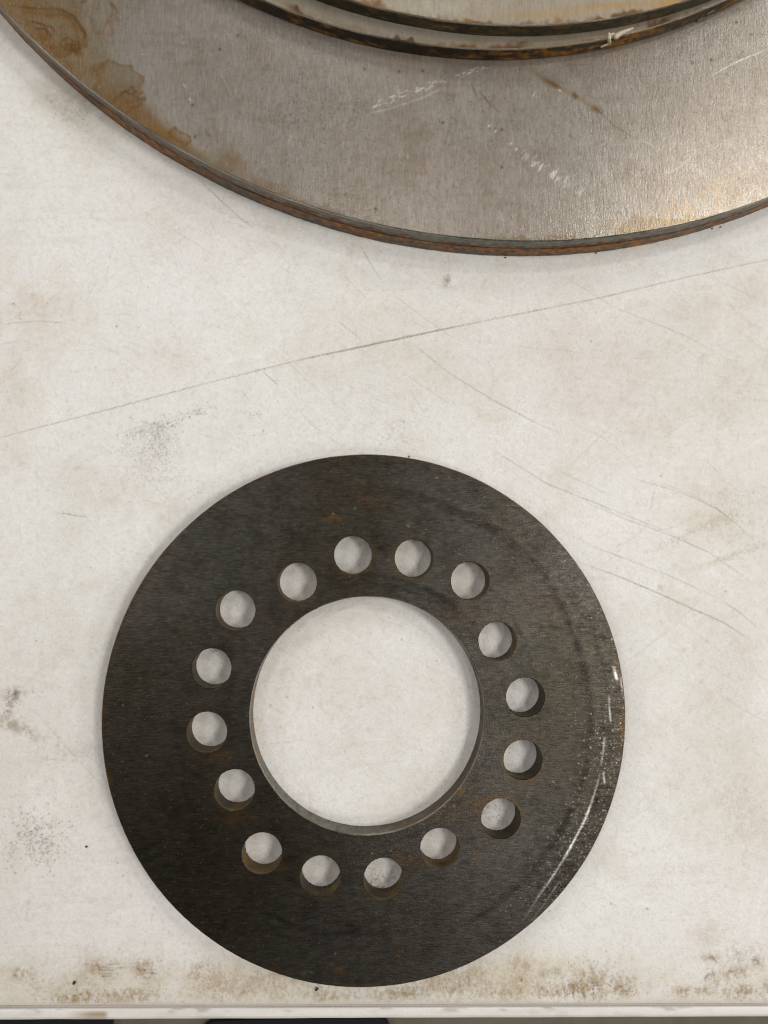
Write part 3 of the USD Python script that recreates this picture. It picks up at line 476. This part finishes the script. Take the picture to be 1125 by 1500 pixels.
P.mix(lin(152, 112, 56), P.blob((228, 190), 26, 12, -35) * .6 + P.blob((262, 205), 20, 9, -30) * .5); tide((262, 200), 14, 9, -10, .6, .2, .25); P.mix(gold, P.blob((340, 235), 25, 14, -25) * .55 + P.blob((200, 165), 40, 14, -38) * .6 + P.blob((392, 270), 30, 8, -18) * .4)
P.mix(lin(164, 132, 78), (P.blob((950, 320), 110, 16, 12) * .22 + P.blob((1040, 285), 80, 22, 22) * .25) * np.clip(.7 + .5 * P.noise(1.2, 2), 0, 1))
P.mix(lin(170, 150, 130), P.blob((600, 95), 60, 20, 5) * .3)
# pits, specks, stains
P.mix(lin(74, 52, 36), P.specks(4200, None, (.15, .32), 3) * .6); P.mix(lin(196, 190, 178), P.specks(1500, None, (.16, .28), 2) * .35); P.mix(lin(70, 50, 36), P.specks(800, P.blob((440, 170), 70, 50) + P.blob((480, 150), 50, 40) + P.blob((400, 60), 60, 20) * .4, (.2, .45), 3) * .55)
P.mix(lin(70, 48, 34), P.specks(1500, P.blob((900, 110), 170, 50, 15) + P.blob((1050, 70), 90, 50, 20) + P.blob((700, 200), 200, 70), (.22, .5), 4) * .6)
P.mix(lin(120, 92, 48), P.line([(770, 97), (800, 118), (822, 130), (842, 140), (870, 158), (880, 164)], 1.6, var=.7) * .6 + P.blob((812, 124), 14, 6, -35) * .6 + P.blob((842, 140), 5, 6) * .8 + P.blob((873, 160), 9, 6, -35) * .8)
for pts in ([(409, 242), (416, 238), (422, 232)], [(700, 130), (715, 150), (735, 168)], [(690, 120), (700, 145)], [(832, 200), (835, 196)], [(700, 148), (712, 142)], [(1118, 36), (1115, 40)], [(1080, 76), (1083, 88)], [(870, 155), (900, 185), (935, 205)], [(300, 190), (310, 205)]): P.mix(lin(72, 54, 40), P.line(pts, .45, var=.6) * .7)
for q in ((282, 154), (348, 52), (322, 72), (550, 306), (534, 101), (619, 104), (585, 105), (648, 180), (735, 190), (735, 245), (1079, 33), (1100, 50), (1014, 92), (1042, 88)): P.mix(lin(76, 48, 30), P.blob(q, 2.2, 2.4) * .85)
P.mix(lin(120, 116, 112), P.blob((690, 98), 40, 9, 12) * .5)
PB = lin(232, 228, 218)  # near-white scratch colour, lamp glints painted into it
for k in range(64):
    u = rng.random(); c = np.array([545 + 165 * u + rng.normal(0, 3), 156 - 56 * u ** .85 + rng.normal(0, 3)]); d = np.array([rng.uniform(3, 9), -rng.uniform(1, 4)]); scrape(P, [c, c + d], .25, rng.uniform(.5, 1), colr=PB, rgh=.5)
scrape(P, [(535, 168), (575, 158), (620, 143), (650, 128)], .5, .35, colr=PB, rgh=.5)
for k in range(46):
    u = rng.random(); c = np.array([762 + 90 * u + rng.normal(0, 4), 230 + 58 * u + rng.normal(0, 3)]); scrape(P, [c, c + (rng.uniform(3, 9), -rng.uniform(5, 12))], .25, rng.uniform(.5, 1) * (1 if .1 < u < .75 else .6), colr=PB, rgh=.5)
for q in ((715, 186), (724, 194), (747, 212), (755, 220)): scrape(P, [q, (q[0] + 3, q[1] - 3)], .4, .9, colr=PB, rgh=.5)
scrape(P, [(1040, 112), (1065, 98), (1085, 88), (1130, 70)], .24, 1, .7, PB, .5); scrape(P, [(1018, 226), (1000, 241), (985, 251), (976, 254), (972, 250)], .22, .9, .6, PB, .5); scrape(P, [(1020, 246), (1042, 266)], .22, .8, .6, PB, .5); scrape(P, [(318, 98), (326, 112), (334, 128), (346, 156)], .3, .5, .9, PB, .5); scrape(P, [(940, 205), (960, 215)], .3, .5, .6, PB, .5)
scrape(P, [(818, 131), (822, 134)], .6, .9, colr=PB, rgh=.5); scrape(P, [(780, 142), (784, 134)], .35, .7, colr=PB, rgh=.5); scrape(P, [(268, 122), (271, 128)], .35, .9, colr=PB, rgh=.5); scrape(P, [(277, 143), (279, 148)], .4, .9, colr=PB, rgh=.5)
for k in range(60):
    c = np.array([rng.uniform(150, 1120), rng.uniform(60, 340)]); an = rng.uniform(0, 3.14); L = rng.uniform(3, 20); scrape(P, [c, c + L * np.array([math.cos(an), -math.sin(an)])], .22, rng.uniform(.05, .35), colr=PB, rgh=.5)
P.rough -= .05 * np.exp(-rim / .006); rimz = np.exp(-rim / .0012); P.mix(lin(120, 108, 92), rimz * .4)
# faces of the smaller discs: pale, with rust creeping in from the rim
def small_canvas(z, c, R, seed, base, rust_w):
    Q = Canvas(-.26, -.335, .26, -.235, .0005, base, .40, .45, z=z, seed=seed, off=c)
    r = np.hypot(Q.X, Q.Y); a, b, d = Q.cloud(25), Q.cloud(7, 4, .7), Q.noise(.9, 2.2)
    Q.mul((.84, .79, .70), smooth(-.3, 2, a) * .7); Q.mul((.88, .84, .76), smooth(0, 2, b) * .7); Q.mul((1.10, 1.10, 1.08), smooth(.3, 2.2, -d) * .5); Q.mul((.86, .83, .78), smooth(.3, 2.4, d) * .5)
    m = np.clip(1 - (R - r + .0012 * b + .0007 * Q.noise(.9, 1.6)) / rust_w, 0, 1); Q.mix(lin(134, 100, 64), smooth(.05, .8, m) * np.clip(.55 + .4 * Q.noise(10), .05, 1)); Q.mix(lin(92, 66, 44), smooth(.55, 1, m) * np.clip(.3 + .5 * Q.noise(5), 0, .9))
    Q.mix(lin(80, 58, 40), Q.specks(500, None, (.2, .4), 2) * .5); Q.hgt += .5 + .05 * d + .04 * Q.noise(.5); return Q
QL = small_canvas(Z3, (SDX, SDY), SDR, 91, lin(160, 151, 136), .0046); QU = small_canvas(Z4, (UDX, UDY), UDR, 92, lin(164, 155, 140), .0030)
QU.mix(lin(176, 140, 84), (QU.blob((900, 8), 90, 6, 5) + QU.blob((800, 22), 80, 6, 3) * .7 + QU.blob((980, 4), 30, 8, 20)) * .7); QU.mul((1.12, 1.12, 1.1), QU.blob((640, 12), 70, 10) * .6)
QL.mul((1.08, 1.08, 1.06), QL.blob((450, 18), 60, 10, -20) * .7)
def big_wall(top):
    grey, rustc = lin(112, 111, 103), lin(108, 66, 22) if top else lin(138, 86, 26)
    def band(col, zz, a, b):
        z0, z1 = (Z1, Z2) if top else (0, Z1); u = (zz - z0) / (z1 - z0)
        if top: m = smooth(.62, .05, u + .12 * a + .08 * b) if False else 1 - smooth(.10, .42, u + .10 * a + .06 * b)
        else: m = np.clip(.62 + .4 * a + .15 * b + .3 * smooth(.5, 1, u) - .25 * smooth(.3, 0, u), 0, 1) * .85
        c2 = col * (1 - m[..., None]) + rustc * (1 + .35 * b[..., None]).clip(.35, 1.8) * m[..., None]
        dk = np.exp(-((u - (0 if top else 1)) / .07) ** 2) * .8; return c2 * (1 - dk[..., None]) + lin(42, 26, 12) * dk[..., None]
    return lambda V, n: wall_colors(V, None, n, 0, 1, grey if top else lin(92, 88, 78), lin(110, 78, 40), .02 if top else .15, 101 + top, stretch=16, chamfer_bright=.75 if top else .12, band=band)
def small_wall(top):
    gx = [back([(u, 78)], Z2)[0][0] for u in (680, 760, 940, 1010)]
    def gild(V, n):
        x = V[:n, 0] + (UDX if top else SDX); g = smooth(gx[0], gx[1], x) * (1 - smooth(gx[2], gx[3], x))
        def band(col, zz, a, b):
            m = g[None] * np.clip(.45 + .55 * a + .25 * b, 0, .9) * (.1 if top else .8); return col * (1 - m[..., None]) + lin(146, 100, 22) * (1 + .3 * b[..., None]).clip(.4, 1.7) * m[..., None]
        return band
    return lambda V, n: wall_colors(V, None, n, 0, 1, lin(62, 58, 44) if top else lin(54, 46, 32), lin(122, 82, 22) if not top else lin(84, 66, 30), .02 if top else .05, 111 + top, stretch=30, chamfer_bright=.85, band=gild(V, n))
grp = None
d1 = thing('large_steel_disc', (LDX, LDY, 0), 'lower of the two large rusty-edged steel discs, lying directly on the white table', 'steel disc')
d2 = thing('large_steel_disc_001', (LDX, LDY, 0), 'upper large steel disc with brushed grey face and brown rust stains at left', 'steel disc')
d3 = thing('small_steel_disc', (SDX, SDY, 0), 'middle steel disc with a cream smear on its dark rusty edge, on the large disc', 'steel disc')
d4 = thing('small_steel_disc_001', (UDX, UDY, 0), 'topmost steel disc of the stack, pale face and dark edge', 'steel disc')
ARC = (math.radians(200), math.radians(325))
PL = Canvas(-.1, -.1, .1, .1, .002, lin(130, 122, 112), .45, .5, seed=5)
never = lambda x, y: np.zeros(np.shape(x), bool)
disc('/World/large_steel_disc', LDR, 0, Z1, PL, plate_mat, big_wall(False), 201, ARC, never, .01, ch=.0008, wob=.00018)
def vis2(x, y): X, Y = x + LDX, y + LDY; return (X > -.235) & (X < .30) & (Y < .36) & (np.hypot(X - SDX, Y - SDY) > SDR - .012)
disc('/World/large_steel_disc_001', LDR, Z1, Z2, P, plate_mat, big_wall(True), 202, ARC, vis2, .0006, ch=.0007, wob=.00012)
def vis3(x, y): X, Y = x + SDX, y + SDY; return (X > -.10) & (X < .30) & (Y < .365) & (np.hypot(X - UDX, Y - UDY) > UDR - .012)
disc('/World/small_steel_disc', SDR, Z2, Z3, QL, plate_mat, small_wall(False), 203, ARC, vis3, .0006)
def vis4(x, y): X, Y = x + UDX, y + UDY; return (X > -.06) & (X < .27) & (Y < .36)
disc('/World/small_steel_disc_001', UDR, Z3, Z4, QU, plate_mat, small_wall(True), 204, ARC, vis4, .0006)

# cream smear dried on the edge of the middle disc: a row of small lumps hugging rim and face
cream = usdkit.material(stage, '/World/Looks/cream_paint', {'n': ('noise_texture', {'scale': 700.0, 'detail': 3.0}), 'tc': ('texture_coordinate', {}), 'r': ('rgb_ramp', {'ramp': [(.3, lin(196, 182, 152)), (.7, lin(224, 214, 190))]}), 'p': ('principled_bsdf', {'roughness': .55}), 'b': ('bump', {'strength': .4, 'distance': .0004})},
    [('tc.object', 'n.vector'), ('n.fac', 'r.fac'), ('r.color', 'p.base_color'), ('n.fac', 'b.height'), ('b.normal', 'p.normal')], surface='p.BSDF')
import manifold3d as m3
def lumps(pts, seed):
    r = np.random.default_rng(seed); tot = m3.Manifold()
    for (p, q, ra, rb) in pts:
        a = m3.Manifold.sphere(ra, 14).translate([float(x) for x in p]); b = m3.Manifold.sphere(rb, 14).translate([float(x) for x in q]); tot = tot + m3.Manifold.batch_hull([a, b])
    m = tot.refine_to_length(.0007).to_mesh(); t = trimesh.Trimesh(m.vert_properties[:, :3], m.tri_verts, process=True)
    trimesh.smoothing.filter_taubin(t, iterations=4); t.vertices += r.normal(0, .00009, t.vertices.shape); return np.array(t.vertices), np.array(t.faces)
def on_face(px, lift=-.0003): p = back([px], Z3)[0] - (SDX, SDY); return np.r_[p, Z3 + lift]
def on_wall(px, z):
    p = back([px], z)[0] - (SDX, SDY); p *= (SDR + .0000) / np.hypot(*p); return np.r_[p, z]
ch_ = [(on_face((927, 41)), on_face((912, 47)), .0007, .0012), (on_face((912, 47)), on_face((903, 52), -.0006), .0012, .0016), (on_face((892, 50)), on_face((893, 56)), .0011, .0011), (on_face((893, 56), -.001), on_wall((892, 59), Z3 - .004), .0010, .0010), (on_wall((892, 59), Z3 - .004), on_wall((880, 63), Z3 - .006), .0010, .0007), (on_face((899, 49)), on_face((892, 52)), .0006, .0008)]
tag(put('/World/small_steel_disc/paint_smear', *lumps(ch_, 3), cream, smooth_deg=True))
ch2 = [(on_wall((1035, 19), Z3 - .006), on_wall((1044, 15), Z3 - .005), .0007, .0009), (on_wall((1021, 28), Z3 - .0085), on_wall((1030, 24), Z3 - .008), .0006, .0005)]
tag(put('/World/small_steel_disc/paint_smear_001', *lumps(ch2, 4), usdkit.material(stage, '/World/Looks/grey_scale', {'p': ('principled_bsdf', {'base_color': lin(110, 100, 80), 'roughness': .5})}, surface='p.BSDF'), smooth_deg=True))

# ------------------------------------------------------------------ loose crumbs on the table
dark = usdkit.material(stage, '/World/Looks/dark_crumb', {'p': ('principled_bsdf', {'base_color': lin(58, 46, 36), 'roughness': .7})}, surface='p.BSDF')
rusty = usdkit.material(stage, '/World/Looks/rust_crumb', {'p': ('principled_bsdf', {'base_color': lin(104, 70, 44), 'roughness': .75})}, surface='p.BSDF')
def crumb(name, px, size, mat, label, seed, group=None, stretch=1.6, az=0.):
    r = np.random.default_rng(seed); t = trimesh.creation.icosphere(2, 1.0); v = np.array(t.vertices); v *= (1 + .22 * r.standard_normal((len(v), 1))).clip(.6, 1.5); v *= np.array([stretch, 1, .7]) * size / 1000
    ca, sa = math.cos(az), math.sin(az); v[:, :2] = v[:, :2] @ np.array([[ca, sa], [-sa, ca]]); p = back([px], 0)[0]; v[:, 2] -= v[:, 2].min() - .00002
    x = UsdGeom.Xform.Define(stage, '/World/' + name)
    o = put('/World/' + name, v + np.array([p[0], p[1], 0]), np.array(t.faces), mat, smooth_deg=True); return o
stage_crumbs = [('dirt_crumb', (109, 1439), 1.0, dark, 'black oblong crumb on the brown-stained strip near the table front, at left', 1.0),
    ('dirt_crumb_001', (464, 1448.5), .95, dark, 'small black crumb just below the bottom rim of the drilled ring plate', 1.0),
    ('dirt_crumb_002', (1055, 333), .85, dark, 'dark elongated crumb lying just off the right rim of the large discs', .75),
    ('rust_flake', (1043, 335), .9, rusty, 'reddish flake against the right rim of the large discs beside a dark crumb', .3),
    ('rust_flake_001', (740, 377.5), .9, rusty, 'brown flake at the lowest point of the rim of the large discs', .1),
    ('rust_flake_002', (873, 371), .8, rusty, 'small brown flake at the disc rim between the lowest point and right side', .4),
    ('rust_flake_003', (599, 669), .9, rusty, 'brown crumb touching the top rim of the drilled ring plate', 1.4),
    ('dirt_crumb_003', (127, 1240), .65, dark, 'tiny black crumb alone on clean white left of the drilled ring plate', .2)]
for k, (nm, px, sz, mt, lb, az) in enumerate(stage_crumbs): tag(crumb(nm, px, sz * (.62 if k in (0, 1, 7) else .42), mt, lb, 300 + k, az=az), lb, 'crumb')

# ------------------------------------------------------------------ black mats on the floor below the front edge
mat_rub = usdkit.material(stage, '/World/Looks/black_rubber', {'p': ('principled_bsdf', {'base_color': (.006, .006, .009), 'roughness': .7})}, surface='p.BSDF')
def floor_mat(name, x0, x1, y0, y1, rad, label):
    from shapely import box
    sh = box(x0 + rad, y0 + rad, x1 - rad, y1 - rad).buffer(rad, quad_segs=10); m = trimesh.creation.extrude_polygon(sh, .012, engine='earcut')
    v = np.array(m.vertices); v[:, 2] += FLOOR + .0005; tag(put('/World/' + name, v, np.array(m.faces), mat_rub), label, 'mat', None)
fx = lambda u: back([(u, 1497)], FLOOR + .0125)[0]
yb = fx(500)[1]
floor_mat('floor_mat', fx(-260)[0], fx(163)[0], yb - .9, yb + .25, .004, 'square-cornered black mat on the floor, seen below the table edge at far left')
floor_mat('floor_mat_001', fx(292)[0], fx(572)[0], yb - .9, back([(500, 1493.5)], FLOOR)[0][1] + .012, .03, 'black mat with rounded corner on the floor, seen below the table edge near the middle')
